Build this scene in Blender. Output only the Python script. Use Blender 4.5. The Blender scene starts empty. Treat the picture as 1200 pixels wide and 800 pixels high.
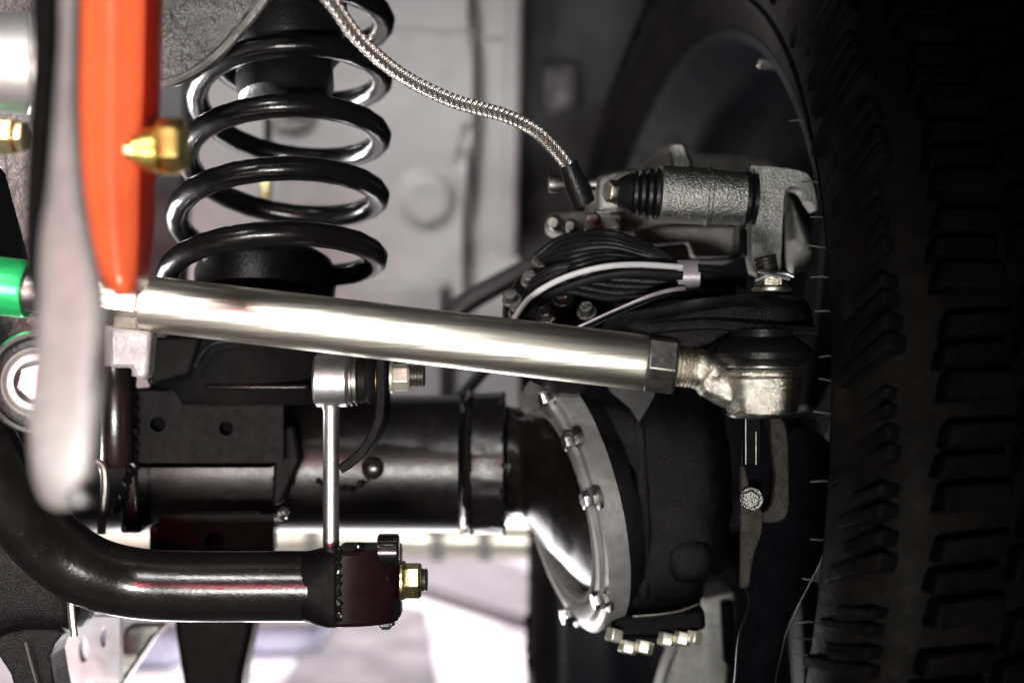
import bpy, bmesh, math, random
from mathutils import Vector, Matrix, noise
random.seed(4)
V = Vector
R = math.radians
sc = bpy.context.scene
col = sc.collection

# ------------------------------------------------------------------ camera, world, lamps, exposure
FPX = 1666.7
def P(x, y, Y):
    """point seen at photo position (x, y) at distance Y in front of the camera (1200 x 800 grid)"""
    return V(((x - 600) * Y / FPX, Y, 0.6 + (400 - y) * Y / FPX))
def S(px, Y=1.0): return px * Y / FPX

cd = bpy.data.cameras.new('camera'); cam = bpy.data.objects.new('camera', cd); col.objects.link(cam)
cam.location = (0, 0, 0.6); cam.rotation_euler = (R(90), 0, 0)
cd.sensor_width = 36; cd.lens = 50; cd.clip_start = 0.02; cd.clip_end = 100
cd.dof.use_dof = True; cd.dof.focus_distance = 1.04; cd.dof.aperture_fstop = 3.0
sc.camera = cam
w = bpy.data.worlds.new('World'); sc.world = w; w.use_nodes = True
w.node_tree.nodes['Background'].inputs[0].default_value = (0.9, 0.93, 1, 1)
w.node_tree.nodes['Background'].inputs[1].default_value = 0.005
sc.view_settings.view_transform = 'Standard'; sc.view_settings.look = 'None'
sc.view_settings.exposure = 0; sc.view_settings.gamma = 1

def lamp(name, loc, target, size, power, color=(1, 1, 1), spread=180, kind='RECTANGLE'):
    d = bpy.data.lights.new(name, 'AREA'); d.shape = kind
    d.size, d.size_y = size; d.energy = power; d.color = color; d.spread = R(spread)
    o = bpy.data.objects.new(name, d); col.objects.link(o)
    o.location = loc
    o.rotation_euler = (V(target) - V(loc)).to_track_quat('-Z', 'Y').to_euler()
    return o
lamp('front_strip_lamp', (-0.36, -0.50, 0.26), (-0.44, 1.1, 0.55), (0.95, 0.12), 5.2, (1, .975, .93), 44)
lamp('pink_strip_lamp', (-0.55, -0.6, 0.66), (-0.50, 1.1, 0.56), (0.45, 0.035), .6, (1, .10, .18), 30)
lamp('upper_strip_lamp', (-0.6, -0.3, 1.45), (-0.36, 1.2, 0.6), (0.6, 0.05), 1.4, (1, .98, .96), 36)
lamp('front_floor_lamp', (-0.6, 0.1, 1.3), (-0.6, 0.4, 0), (0.6, 0.4), 1.2, (1, .95, .92), 45)
lamp('rear_floor_lamp', (0.0, 3.6, 1.9), (-0.2, 3.6, 0), (2.6, 1.2), 74, (1, .95, .975), 62)
lamp('side_lamp', (-0.85, 1.50, 0.42), (-0.2, 1.17, 0.84), (0.25, 0.25), 5.0, (1, .98, .96), 34)
lamp('low_side_lamp', (-0.25, 1.75, 0.06), (-0.15, 1.2, 0.6), (0.6, 0.25), 2.2, (1, .97, .97), 100)
lamp('panel_lamp', (-0.9, 0.9, 1.7), (-0.12, 2.0, 0.7), (0.6, 0.3), 2.4, (1, .98, .97), 40)

# ------------------------------------------------------------------ materials
def mat(name, base, rough=.5, metal=0, bump=0, bscale=200, var=.0, vscale=30, coat=0, streak=None, spec=.5, stain=None, bdist=0):
    m = bpy.data.materials.new(name); m.use_nodes = True
    nt = m.node_tree; N = nt.nodes; L = nt.links
    b = N['Principled BSDF']
    b.inputs['Base Color'].default_value = (*base, 1); b.inputs['Roughness'].default_value = rough
    b.inputs['Metallic'].default_value = metal; b.inputs['Coat Weight'].default_value = coat
    b.inputs['Coat Roughness'].default_value = .12; b.inputs['Specular IOR Level'].default_value = spec
    tc = N.new('ShaderNodeTexCoord'); mp = N.new('ShaderNodeMapping'); L.new(tc.outputs['Object'], mp.inputs[0])
    if streak: mp.inputs['Scale'].default_value = streak
    if var:
        n = N.new('ShaderNodeTexNoise'); n.inputs['Scale'].default_value = vscale; n.inputs['Detail'].default_value = 8; n.inputs['Roughness'].default_value = .65
        L.new(mp.outputs[0], n.inputs[0])
        r = N.new('ShaderNodeMapRange'); r.inputs[1].default_value = .3; r.inputs[2].default_value = .7
        r.inputs[3].default_value = 1 - var; r.inputs[4].default_value = 1 + var; L.new(n.outputs[0], r.inputs[0])
        mx = N.new('ShaderNodeVectorMath'); mx.operation = 'SCALE'; mx.inputs[0].default_value = base
        L.new(r.outputs[0], mx.inputs['Scale']); L.new(mx.outputs[0], b.inputs['Base Color'])
        rr = N.new('ShaderNodeMapRange'); rr.inputs[1].default_value = .25; rr.inputs[2].default_value = .75
        rr.inputs[3].default_value = max(.04, rough * (1 - .5 * var)); rr.inputs[4].default_value = min(1, rough * (1 + .6 * var))
        n2 = N.new('ShaderNodeTexNoise'); n2.inputs['Scale'].default_value = vscale * 2.3; n2.inputs['Detail'].default_value = 6
        L.new(mp.outputs[0], n2.inputs[0]); L.new(n2.outputs[0], rr.inputs[0]); L.new(rr.outputs[0], b.inputs['Roughness'])
    if stain:
        sc_, lo_, hi_, colr = stain
        n = N.new('ShaderNodeTexNoise'); n.inputs['Scale'].default_value = sc_; n.inputs['Detail'].default_value = 7; n.inputs['Roughness'].default_value = .7
        L.new(tc.outputs['Object'], n.inputs[0]); r_ = N.new('ShaderNodeMapRange'); r_.inputs[1].default_value = lo_; r_.inputs[2].default_value = hi_
        L.new(n.outputs[0], r_.inputs[0]); mm = N.new('ShaderNodeMix'); mm.data_type = 'RGBA'
        L.new(r_.outputs[0], mm.inputs[0])
        if b.inputs['Base Color'].is_linked: L.new(b.inputs['Base Color'].links[0].from_socket, mm.inputs[6])
        else: mm.inputs[6].default_value = (*base, 1)
        mm.inputs[7].default_value = (*colr, 1); L.new(mm.outputs[2], b.inputs['Base Color'])
    if bump:
        n = N.new('ShaderNodeTexNoise'); n.inputs['Scale'].default_value = bscale; n.inputs['Detail'].default_value = 4
        L.new(mp.outputs[0], n.inputs[0]); bp = N.new('ShaderNodeBump'); bp.inputs['Strength'].default_value = bump
        bp.inputs['Distance'].default_value = .0015; L.new(n.outputs[0], bp.inputs['Height']); L.new(bp.outputs[0], b.inputs['Normal'])
    if bdist: 
        for q in N:
            if q.type == 'BUMP': q.inputs['Distance'].default_value = bdist
    return m
black = mat('black_paint', (.004, .0037, .0037), .22, 0, .10, 420, .35, 50, 0, spec=.42, stain=(90, .62, .74, (.022, .018, .015)))
satin = mat('satin_black_paint', (.0036, .003, .0032), .46, 0, .12, 700, .3, 60, spec=.03, stain=(70, .60, .75, (.014, .010, .009)))
castblk = mat('black_cast_iron', (.0035, .0028, .0032), .36, 0, .75, 1000, .45, 50, 0, spec=.20, stain=(150, .60, .70, (.03, .024, .02)))
underseal = mat('underseal', (.070, .064, .061), .42, 0, 1.0, 95, .45, 30, bdist=.005)
zinc = mat('zinc_plated_steel', (.88, .84, .74), .33, 1, .22, 260, .16, 110, streak=(.06, 1, 1), stain=(34, .60, .80, (.50, .44, .33)))
zincdk = mat('dull_zinc', (.22, .21, .195), .42, 1, .25, 150, .3, 90)
linkst = mat('satin_steel', (.66, .655, .66), .36, 1, .1, 500, .15, 60)
cream = mat('cream_zinc', (.80, .77, .66), .35, .8, .2, 700, .15, 120)
steel = mat('bright_steel', (.66, .66, .67), .26, 1, .1, 600, .2, 90)
castal = mat('cast_aluminium', (.33, .33, .31), .36, 1, .9, 620, .3, 120, stain=(60, .55, .75, (.09, .08, .065)))
rodcast = mat('machined_casting', (.74, .70, .62), .25, 1, .5, 1300, .25, 150, stain=(38, .56, .72, (.55, .40, .16)))
sealm = mat('grey_seal_plate', (.27, .27, .26), .45, .5, .25, 200, .2, 60)
yzinc = mat('yellow_zinc', (.72, .66, .34), .28, 1, .2, 300, .35, 140)
brass = mat('brass', (.85, .66, .20), .34, 1, .1, 200, .3, 90)
bronze = mat('bronze_bush', (.30, .15, .05), .4, .6, .2, 200, .3, 90)
axleb = mat('axle_black_paint', (.0045, .004, .004), .33, 0, .12, 420, .35, 50, 0, spec=.34, stain=(90, .62, .74, (.022, .018, .015)))
rubber = mat('black_rubber', (.006, .006, .006), .36, 0, .3, 420, .2, 60, spec=.25)
tyrem = mat('tyre_rubber', (.0050, .0045, .0042), .55, 0, .5, 160, .4, 35, spec=.06, stain=(14, .5, .8, (.014, .012, .011)))
lugm = mat('tread_rubber', (.0038, .0034, .0032), .6, 0, .5, 140, .4, 45, spec=.05, stain=(25, .5, .8, (.009, .008, .0075)))
rimm = mat('dark_rim', (.006, .006, .009), .4, 0, .2, 120, .3, 20, spec=.18)
orange = mat('orange_red_paint', (.66, .115, .040), .28, 0, .05, 80, .1, 30, .3)
redm = mat('dark_red', (.50, .022, .010), .3, 0, .05, 80, .1, 30, .3)
greym = mat('pale_grey_plastic', (.15, .142, .139), .40, 0, .3, 60, .2, 30, 0, stain=(22, .45, .7, (.24, .228, .224)))
green = mat('green_anodised', (.02, .42, .12), .34, .5, .3, 60, .2, 120, streak=(.2, 1, 1))
panelm = mat('grey_primer_panel', (.24, .23, .232), .5, 0, .1, 30, .15, 5, spec=.3, stain=(5, .5, .75, (.14, .125, .125)))
archm = mat('dark_arch_liner', (.022, .020, .023), .55, 0, .3, 40, .35, 14)
wirem = mat('cable_sheath', (.006, .0055, .006), .42, 0, .3, 400, .2, 90, spec=.16)
glintw = mat('highlight_white', (.45, .44, .45), .4, 0, .1, 300, .1, 60)  # colour of the painted highlight on a black cable
clipm = mat('grey_clip', (.30, .27, .29), .35, .4, .1, 200, .15, 60)
braidm = mat('steel_braid', (.42, .385, .36), .36, 1, .0, 200, .15, 220)
corem = mat('hose_core', (.03, .018, .018), .5, .3, 0, 200, .2, 100)
rust = mat('rusty_casting', (.040, .033, .028), .55, .3, .9, 900, .6, 130)
floorm = mat('pale_showroom_floor', (.55, .51, .53), .30, 0, .05, 6, .30, 3.2, stain=(1.6, .42, .62, (.22, .20, .215)))
kerbm = mat('dark_floor_mat', (.11, .098, .104), .5, 0, .2, 60, .2, 8)
pipem = mat('pale_pipe_metal', (.60, .58, .50), .35, .6, .1, 60, .25, 12)
shadem = mat('hole_shade_black', (.002, .002, .002), .8, 0, 0, 200, 0, 40, spec=.02)  # near black standing in for shade inside the bracket holes
bluem = mat('pale_blue_glow_tint', (.62, .65, .84), .35, 0, .1, 30, .15, 8)  # tint of the boxes added for blurred bluish brightness

# ------------------------------------------------------------------ mesh helper
def frame(ax):
    ax = V(ax).normalized(); u = ax.orthogonal().normalized() if abs(ax.z) > .9 else ax.cross(V((0, 0, 1))).normalized()
    return u, ax.cross(u).normalized()
class MB:
    def __init__(s): s.v = []; s.f = []
    def add(s, vs, fs):
        o = len(s.v); s.v += [tuple(p) for p in vs]; s.f += [tuple(i + o for i in f) for f in fs]; return s
    def rings(s, rr, caps=True, close=False):
        n = len(rr[0]); vs = [p for r in rr for p in r]; fs = []
        m = len(rr)
        for i in range(m - 1 + (1 if close else 0)):
            a = i * n; b = ((i + 1) % m) * n
            for j in range(n): fs.append((a + j, a + (j + 1) % n, b + (j + 1) % n, b + j))
        if caps and not close: fs.append(tuple(reversed(range(n)))); fs.append(tuple((m - 1) * n + j for j in range(n)))
        return s.add(vs, fs)
    def tube(s, pts, r, n=14, caps=True, close=False, flat=1):
        pts = [V(p) for p in pts]; m = len(pts); out = []; u = None
        for i in range(m):
            t = (pts[(i + 1) % m] - pts[i - 1]) if close else (pts[min(i + 1, m - 1)] - pts[max(i - 1, 0)])
            t.normalize()
            if u is None: u = frame(t)[0]
            u = (u - t * u.dot(t)).normalized(); v = t.cross(u)
            q = r[i] if isinstance(r, (list, tuple)) else r
            out.append([pts[i] + u * q * math.cos(2 * math.pi * k / n) + v * q * flat * math.sin(2 * math.pi * k / n) for k in range(n)])
        return s.rings(out, caps, close)
    def lathe(s, o, ax, prof, n=48, closed=False, phase=0):
        o = V(o); ax = V(ax).normalized(); u, v = frame(ax)
        out = [[o + ax * a + (u * math.cos(2 * math.pi * k / n + phase) + v * math.sin(2 * math.pi * k / n + phase)) * max(r, 1e-5) for k in range(n)] for a, r in prof]
        return s.rings(out, not closed, closed)
    def hexa(s, o, ax, r, h, phase=0):
        return s.lathe(o, ax, [(0, r * .93), (h * .1, r), (h * .88, r), (h, r * .88)], 6, phase=phase)
    def prism(s, pts, d):
        pts = [V(p) for p in pts]; d = V(d); n = len(pts)
        return s.add(pts + [p + d for p in pts], [tuple(range(n)), tuple(reversed(range(n, 2 * n)))] + [(i, i + n, (i + 1) % n + n, (i + 1) % n) for i in range(n)])
    def outline(s, xy, Y, t): return s.prism([P(x, y, Y) for x, y in xy], (0, t, 0))
    def pillow(s, xy, Y, t, k=7, p=1.0):
        """rounded solid from an outline: both faces dome towards the middle"""
        c = V((sum(a for a, b in xy) / len(xy), sum(b for a, b in xy) / len(xy)))
        rr = []
        for i in range(-k, k + 1):
            a = i / k * math.pi / 2 * .97; q = math.cos(a) ** p
            rr.append([P(c.x + (x - c.x) * q, c.y + (y - c.y) * q, Y) + V((0, math.sin(a) * t / 2 + t / 2, 0)) for x, y in xy])
        return s.rings(rr)
    def box(s, a, b):
        (x0, y0, z0), (x1, y1, z1) = a, b
        return s.prism([(x0, y0, z0), (x1, y0, z0), (x1, y0, z1), (x0, y0, z1)], (0, y1 - y0, 0))
    def build(s, name, m, parent=None, bevel=0, sub=0, smooth=True, rough=0, rs=60, seg=2):
        me = bpy.data.meshes.new(name); me.from_pydata(s.v, [], s.f)
        bm = bmesh.new(); bm.from_mesh(me); bmesh.ops.remove_doubles(bm, verts=bm.verts, dist=2e-6)
        bmesh.ops.recalc_face_normals(bm, faces=bm.faces)
        if parent is not None:
            L = parent_loc(parent); bmesh.ops.translate(bm, verts=bm.verts, vec=-L)
        bm.to_mesh(me); bm.free()
        me.materials.append(m)
        o = bpy.data.objects.new(name, me); col.objects.link(o)
        if parent is not None: o.parent = parent
        if smooth:
            for p in me.polygons: p.use_smooth = True
            me.set_sharp_from_angle(angle=R(35))
        if bevel:
            b = o.modifiers.new('bevel', 'BEVEL'); b.width = bevel; b.segments = seg; b.limit_method = 'ANGLE'; b.angle_limit = R(35); b.harden_normals = False
        if sub:
            b = o.modifiers.new('sub', 'SUBSURF'); b.levels = b.render_levels = sub
        if rough:
            tx = bpy.data.textures.new('cloud', 'CLOUDS'); tx.noise_scale = 1 / rs; tx.noise_depth = 3
            b = o.modifiers.new('disp', 'DISPLACE'); b.texture = tx; b.strength = rough; b.mid_level = .5; b.texture_coords = 'LOCAL'
        return o
def parent_loc(o):
    l = V(o.location)
    while o.parent: o = o.parent; l += V(o.location)
    return l
def tag(o, label, cat=None, group=None, kind=None):
    if label: o['label'] = label
    if cat: o['category'] = cat
    if group: o['group'] = group
    if kind: o['kind'] = kind
    return o
def empty(name, loc, label, cat, group=None):
    o = bpy.data.objects.new(name, None); o.empty_display_size = .02; col.objects.link(o); o.location = loc
    return tag(o, label, cat, group)
def cr(pts, n=10):
    """Catmull-Rom through points"""
    pts = [V(p) for p in pts]; out = []
    q = [2 * pts[0] - pts[1]] + pts + [2 * pts[-1] - pts[-2]]
    for i in range(1, len(q) - 2):
        a, b, c, d = q[i - 1:i + 3]
        for k in range(n):
            t = k / n
            out.append(.5 * ((2 * b) + (c - a) * t + (2 * a - 5 * b + 4 * c - d) * t * t + (3 * b - a - 3 * c + d) * t ** 3))
    out.append(pts[-1]); return out
def smooth2(xy, n=5, closed=True):
    """smooth a closed 2D outline"""
    out = []; m = len(xy)
    for i in range(m):
        a, b, c, d = [V(xy[(i + k) % m]) for k in (-1, 0, 1, 2)]
        for k in range(n):
            t = k / n
            p = .5 * ((2 * b) + (c - a) * t + (2 * a - 5 * b + 4 * c - d) * t * t + (3 * b - a - 3 * c + d) * t ** 3)
            out.append((p.x, p.y))
    return out
def share(o, parent, M, name=None):
    c = o.copy(); col.objects.link(c); c.parent = parent; c.matrix_local = M; return c
X = V((1, 0, 0)); YV = V((0, 1, 0)); Z = V((0, 0, 1))

def bolt(parent, o, ax, r, h, m, washer=1.35, name='bolt', phase=0):
    b = MB(); ax = V(ax).normalized()
    if washer: b.lathe(o, ax, [(0, r * washer), (r * .22, r * washer), (r * .3, r * washer * .93)], 20)
    b.hexa(V(o) + ax * r * .25, ax, r, h, phase)
    return b.build(name, m, parent, bevel=r * .06)
def thread(mb, p0, p1, r, pitch=None, n=16):
    p0 = V(p0); p1 = V(p1); L = (p1 - p0).length; pitch = pitch or r * .28
    k = max(3, int(L / pitch)); prof = []
    for i in range(k):
        prof += [(L * i / k, r * .88), (L * (i + .5) / k, r)]
    prof += [(L, r * .86)]
    return mb.lathe(p0, p1 - p0, prof, n)
def bead(name, pts, r, m, parent, seed=0):
    """irregular weld bead"""
    q = cr(pts, 8); rnd = random.Random(seed)
    q = [p + V((rnd.uniform(-1, 1), rnd.uniform(-1, 1), rnd.uniform(-1, 1))) * r * .25 for p in q]
    rr = [r * (.75 + .35 * math.sin(i * 1.9) + rnd.uniform(-.15, .15)) for i in range(len(q))]
    return MB().tube(q, rr, 8).build(name, m, parent)

# ------------------------------------------------------------------ setting
fl = MB().box((-14, -4, -.2), (14, 22, 0)).build('floor', floorm, smooth=False); fl['kind'] = 'structure'
def floorpatch(name, x0, y0, x1, y1, x2, y2, x3, y3, m, h=.03):
    def F(x, y): Yd = .6 * FPX / (y - 400); return V(((x - 600) * Yd / FPX, Yd, 0.002))
    return MB().prism([F(x0, y0), F(x1, y1), F(x2, y2), F(x3, y3)], (0, 0, h)).build(name, m, bevel=.004)
o = floorpatch('floor_mat', 330, 648, 520, 640, 760, 740, 610, 738, kerbm)
tag(o, 'dark blurred rubber mat strip lying across the pale floor', 'floor mat')
o = floorpatch('floor_mat', 395, 700, 500, 720, 520, 860, 300, 860, mat('grey_mat', (.11, .10, .105), .5, 0, .2, 30, .5, 7), .012)
tag(o, 'mottled grey mat on the floor under the end of the black curved bar', 'floor mat')

# grey body panel behind the spring
pa = empty('body_panel', P(510, 470, 1.9), 'pale grey pressed body panel with round dimple behind the coil spring', 'body panel')
mb = MB()
# pressed sheet as a grid with relief: dimple, ribs and ledge
def relief(x, y):
    d = 0
    r = math.hypot(x - 502, y - 236); d += -.012 * (1 - min(1, max(0, (r - 26) / 9)))          # dimple
    r2 = math.hypot(x - 340, y - 128); d += -.014 * (1 - min(1, max(0, (r2 - 24) / 9)))
    xe = 548 + 6 * math.sin(y * .015)
    d += .030 * min(1, max(0, (x - xe) / 12)) * (1 if y < 345 else .3)                              # vertical rib
    d += .02 * min(1, max(0, (38 - y + (x - 470) * .12) / 10))                                  # upper step
    d += -.035 * min(1, max(0, (y - 330) / 8)) * (1 - min(1, max(0, (x - 520) / 10)))            # bottom ledge
    d += .01 * (1 - min(1, abs(x - 545 - (y - 170) * -.25) / 6)) * (1 if 150 < y < 200 else 0)
    return d
gx = list(range(140, 612, 6)); gy = list(range(-80, 482, 6))
vs = [P(x, y, 1.9) + V((0, relief(x, y) - (.05 * ((x - 375) / 235) ** 2), 0)) for y in gy for x in gx]
nx = len(gx); k = len(vs)
vs2 = [p + V((0, .004, 0)) for p in vs]
fs = []
for j in range(len(gy) - 1):
    for i in range(nx - 1):
        a = j * nx + i; fs.append((a, a + 1, a + nx + 1, a + nx)); fs.append((a + k, a + nx + k, a + nx + 1 + k, a + 1 + k))
mb.add(vs + vs2, fs); mb.build('panel_sheet', panelm, pa, smooth=True)
MB().tube([P(604 - (y / 400) * 8, y, 1.84) for y in range(-60, 340, 40)], .012, 12).build('flange_lip', panelm, pa)

al = empty('wheel_arch_liner', P(640, 330, 1.95), 'dark grey wheel arch liner between the pale panel and tyre', 'arch liner')
MB().outline([(585, -80), (760, -80), (760, 500), (560, 500), (585, 330)], 1.98, .03).build('liner_sheet', archm, al, bevel=.008)
MB().tube([P(642, y, 1.93) for y in (80, 100, 125)], .012, 10).build('liner_rib', archm, al)
MB().pillow(smooth2([(640, 78), (672, 72), (680, 92), (676, 128), (640, 132)]), 1.90, .035).build('clip_boss', mat('grey_boss', (.07, .065, .07), .45), al)

# ------------------------------------------------------------------ wheel
TH = R(9.5); PH = R(5.9)
n_ = V((-math.cos(TH) * math.cos(PH), -math.sin(TH) * math.cos(PH), math.sin(PH)))     # towards the vehicle
a_ = V((math.sin(TH), -math.cos(TH), 0)); b_ = n_.cross(a_)
if b_.z < 0: b_ = -b_
kf = 1.2
WC = V((.1275 * kf, 1.2 * kf, .6 - .119 * kf))
RR = .375 * kf
OUT = -n_
wh = empty('wheel', WC + b_ * -.53, 'large off road tyre with chunky tread on a dark rim seen from inside', 'wheel')
def WP(ang, r, s): return WC + (a_ * math.cos(ang) + b_ * math.sin(ang)) * r + OUT * s
def wl(prof, n=160, closed=True):
    mb = MB(); rr = [[WP(2 * math.pi * k / n, r, s) for k in range(n)] for s, r in prof]
    return mb.rings(rr, not closed, closed)
RT = .572
tprof = [(.005, RR - .006), (-.008, RR + .004), (-.012, RR + .018), (-.022, RR + .030), (-.024, RR + .034), (-.021, RR + .037), (-.023, RR + .046), (-.030, RR + .050), (-.031, RR + .06), (-.030, RR + .085), (-.022, RT - .022), (-.006, RT - .006), (.012, RT - .002), (.06, RT + .001), (.10, RT - .003), (.14, RT - .011), (.19, RT - .026), (.24, RT - .048), (.268, RT - .07), (.285, RR + .04), (.27, RR), (.25, RR - .006), (.2, RR + .02), (.05, RR + .02)]
tyre = wl(tprof).build('tyre', tyrem, wh)
rprof = [(-.002, RR + .004), (-.006, RR + .001), (-.006, RR - .006), (.004, RR - .011), (.03, RR - .013), (.045, RR - .022), (.07, RR - .026), (.12, RR - .028), (.15, RR - .05), (.24, RR - .052), (.26, RR - .03), (.26, RR - .024), (.14, RR - .012), (.02, RR - .004)]
rim = wl(rprof).build('rim', rimm, wh)
wl([(.20, .06), (.19, .10), (.21, .2), (.235, RR - .055), (.25, RR - .055), (.225, .2), (.22, .06)], 80).build('rim_disc', rimm, rim)
wl([(.19, .001), (.17, .05), (.17, .09), (.2, .1)], 60, False).build('hub_centre', rimm, rim)
# spokes
for k in range(8):
    a = 2 * math.pi * k / 8 + .2
    mb = MB(); rr = []
    for r, wd, s in ((.09, .03, .165), (.2, .024, .175), (.33, .022, .185), (RR - .05, .035, .2)):
        da = wd / r
        rr.append([WP(a - da, r, s), WP(a + da, r, s), WP(a + da * .8, r, s - .025), WP(a - da * .8, r, s - .025)])
    mb.rings(rr).build('spoke', rimm, rim, bevel=.005)
# balance weight on the lip
mb = MB(); a0 = math.radians(68)
mb.prism([WP(1.13 + d, r, -.004) for d, r in ((0, RR - .013), (.010, RR - .013), (.010, RR - .022), (0, RR - .022))], OUT * .02).build('balance_weight', zincdk, wh, bevel=.002)
# tread lugs: one mesh per kind, in a local frame (x axial, y tangential, z radial)
def lugmesh(name, pts, h, taper=.86):
    n = len(pts); cx = sum(p[0] for p in pts) / n; cy = sum(p[1] for p in pts) / n
    mb = MB(); mb.rings([[V((x, y, -.006)) for x, y in pts], [V((x, y, h * .8)) for x, y in pts], [V((cx + (x - cx) * taper, cy + (y - cy) * taper, h)) for x, y in pts]])
    return mb
def wmat(ang, r, s, tw=0):
    rad = a_ * math.cos(ang) + b_ * math.sin(ang); tan = OUT.cross(rad) * -1
    tan = rad.cross(OUT)
    M = Matrix((OUT, tan, rad)).transposed().to_4x4(); M.translation = WC + rad * r + OUT * s - parent_loc(wh)
    return M @ Matrix.Rotation(tw, 4, 'Z')
NL = 52
def finger(x0, x1, y0, y1, sk): return [(x0, y0), (x1, y0 + sk), (x1 + .002, y1 + sk), (x0 + .003, y1)]
def lug(fs, h, name, taper=.9):
    tot = MB()
    for pts in fs:
        q = lugmesh(name, pts, h, taper); tot.add(q.v, q.f)
    o = tot.build(name, lugm, None, bevel=.0012); o.parent = wh; return o
kinds = [
    ('tread_block', [finger(-.012, .034, -.031, -.014, .006), finger(-.014, .030, -.010, .004, .006), finger(-.010, .036, .009, .024, .006)], .013, .020, 1, .001, 0),
    ('tread_block', [finger(-.026, .006, -.030, -.008, .008), finger(.008, .026, -.016, .012, .008), finger(-.022, .004, -.003, .022, .008)], .013, .083, 0, -.002, 6),
    ('tread_block', [finger(-.024, .022, -.031, -.006, -.008), finger(-.026, .020, .002, .026, -.008)], .013, .145, 0, -.013, 15),
]
rl = random.Random(11)
for q, (nm, fs, h, s0, full, dr, tl) in enumerate(kinds):
    src = lug(fs, h, nm); first = True
    for k in range(NL):
        a = 2 * math.pi * (k + q * .4) / NL
        ad = (math.degrees(a) + 180) % 360 - 180
        if not full and not -70 < ad < 70: continue
        M = wmat(a + rl.uniform(-.002, .002), RT + dr, s0 + rl.uniform(-.002, .002)) @ Matrix.Rotation(R(tl), 4, 'Y') @ Matrix.Rotation(rl.uniform(-.06, .06), 4, 'Z')
        if first: src.matrix_local = M; first = False
        else: share(src, wh, M)
# shoulder lugs running down the sidewall
src = lug([finger(-.040, .020, -.031, -.020, .012), finger(-.022, .020, -.014, -.004, .010), finger(-.030, .020, .003, .012, .010), finger(-.016, .020, .018, .026, .008)], .010, 'side_lug', .85); first = True
for k in range(NL):
    a = 2 * math.pi * (k + .25) / NL
    M = wmat(a + rl.uniform(-.006, .006), RT - .024 - (.006 if k % 2 else 0), -.018) @ Matrix.Rotation(R(-74), 4, 'Y') @ Matrix.Rotation(rl.uniform(-.12, .12), 4, 'Z') @ Matrix.Diagonal((rl.uniform(.65, 1.15), rl.uniform(.85, 1.05), rl.uniform(.6, 1.1), 1))
    if first: src.matrix_local = M; first = False
    else: share(src, wh, M)
nubm = mat('grey_rubber', (.11, .105, .10), .6)  # nubs get a paler grey than the tyre rubber
# moulding nubs on the bead area
for y in (142, 213, 255, 290, 325, 365, 417, 447, 485, 565, 632, 680, 728, 748, 767):
    best = min((abs((lambda p: 400 - (p.z - .6) / p.y * FPX)(WP(t / 400, RR + .004, -.01)) - y), t / 400) for t in range(-480, 480))
    p = WP(best[1], RR + .004, -.006)
    L_ = random.uniform(.013, .020)
    MB().tube([p, p + n_ * L_ * .5, p + n_ * L_ + V((0, 0, random.uniform(-.002, .001)))], [.0010, .0008, .0005], 6).build('rubber_nub', nubm, wh)

# ------------------------------------------------------------------ frame rail upper left
fr = empty('frame_rail', P(240, 60, 1.0), 'dark grey undersealed frame corner above the left of the spring', 'frame rail')
MB().outline(smooth2([(120, -90), (330, -90), (318, -20), (300, 8), (280, 32), (262, 54), (240, 74), (214, 90), (190, 97), (150, 99), (120, 100)], 3), 1.02, .025).build('rail_body', underseal, fr, bevel=.003, rough=.004, rs=80)
MB().tube(cr([P(x, y, 1.015) for x, y in ((322, -20), (303, 10), (283, 34), (264, 56), (240, 77), (214, 92), (190, 99), (160, 101))], 6), .0032, 8).build('rail_lip', mat('pale_lip', (.17, .16, .15), .45, .2, .8, 160, .4, 60), fr)  # lip coloured paler than the rail body

# ------------------------------------------------------------------ coil spring
cs = empty('coil_spring', P(322, 345, 1.2), 'black coil spring with four open turns above the axle', 'coil spring')
tilt = R(-17)
k_ = V((.012, -math.sin(tilt), math.cos(tilt))).normalized(); vv = k_.cross(X).normalized()
if vv.y > 0: vv = -vv
pts = []; rs_ = []
YS = 1.16
for i in range(0, 24 * 7 + 1):
    t = i / 24 * 2 * math.pi - 2 * math.pi * 2        # t=0: right side of turn with py 88 ; downwards
    T = t / (2 * math.pi)
    down = T
    yc = 83 + 73 * down
    cx = 338 - 3.2 * down; rad = 107 + 3.0 * down
    if T > 3.55: break
    base = P(cx, yc, YS)
    pts.append(base + X * S(rad, YS) * math.cos(t) + vv * S(rad, YS) * math.sin(t) - YV * (base.z - .75) * math.tan(tilt))
mb = MB().tube(pts, .0093, 20); mb.build('spring_coil', black, cs)

bs = empty('bump_stop', P(330, 345, 1.17), 'black rubber bump stop and cup hidden inside the coil spring', 'bump stop')
c = P(335, 110, 1.13)
MB().lathe(P(332, 125, 1.15), k_, [(0, .030), (.004, .036), (.02, .040), (.04, .038), (.05, .045), (.09, .047), (.13, .047)], 40).build('upper_cup', rubber, bs)
MB().lathe(P(340, 133, 1.15), k_, [(-.003, .001), (-.002, .02), (.004, .022), (.01, .02)], 32).build('cup_end', zincdk, bs)
MB().lathe(P(310, 352, 1.2), k_, [(0, .058), (.02, .060), (.034, .056), (.044, .042), (.05, .02), (.051, .001)], 40).build('lower_pad', rubber, bs)
br = empty('bracket_post', P(315, 260, 1.8), 'thin dark post with yellow fitting seen through the spring', 'post')
MB().box(tuple(P(309, 258, 1.8)), tuple(P(319, 120, 1.81))).build('post_bar', satin, br, bevel=.002)
MB().lathe(P(312, 238, 1.78), Z, [(0, .006), (.02, .008), (.025, .006), (.04, .006)], 12).build('fitting', yzinc, br)

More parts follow.
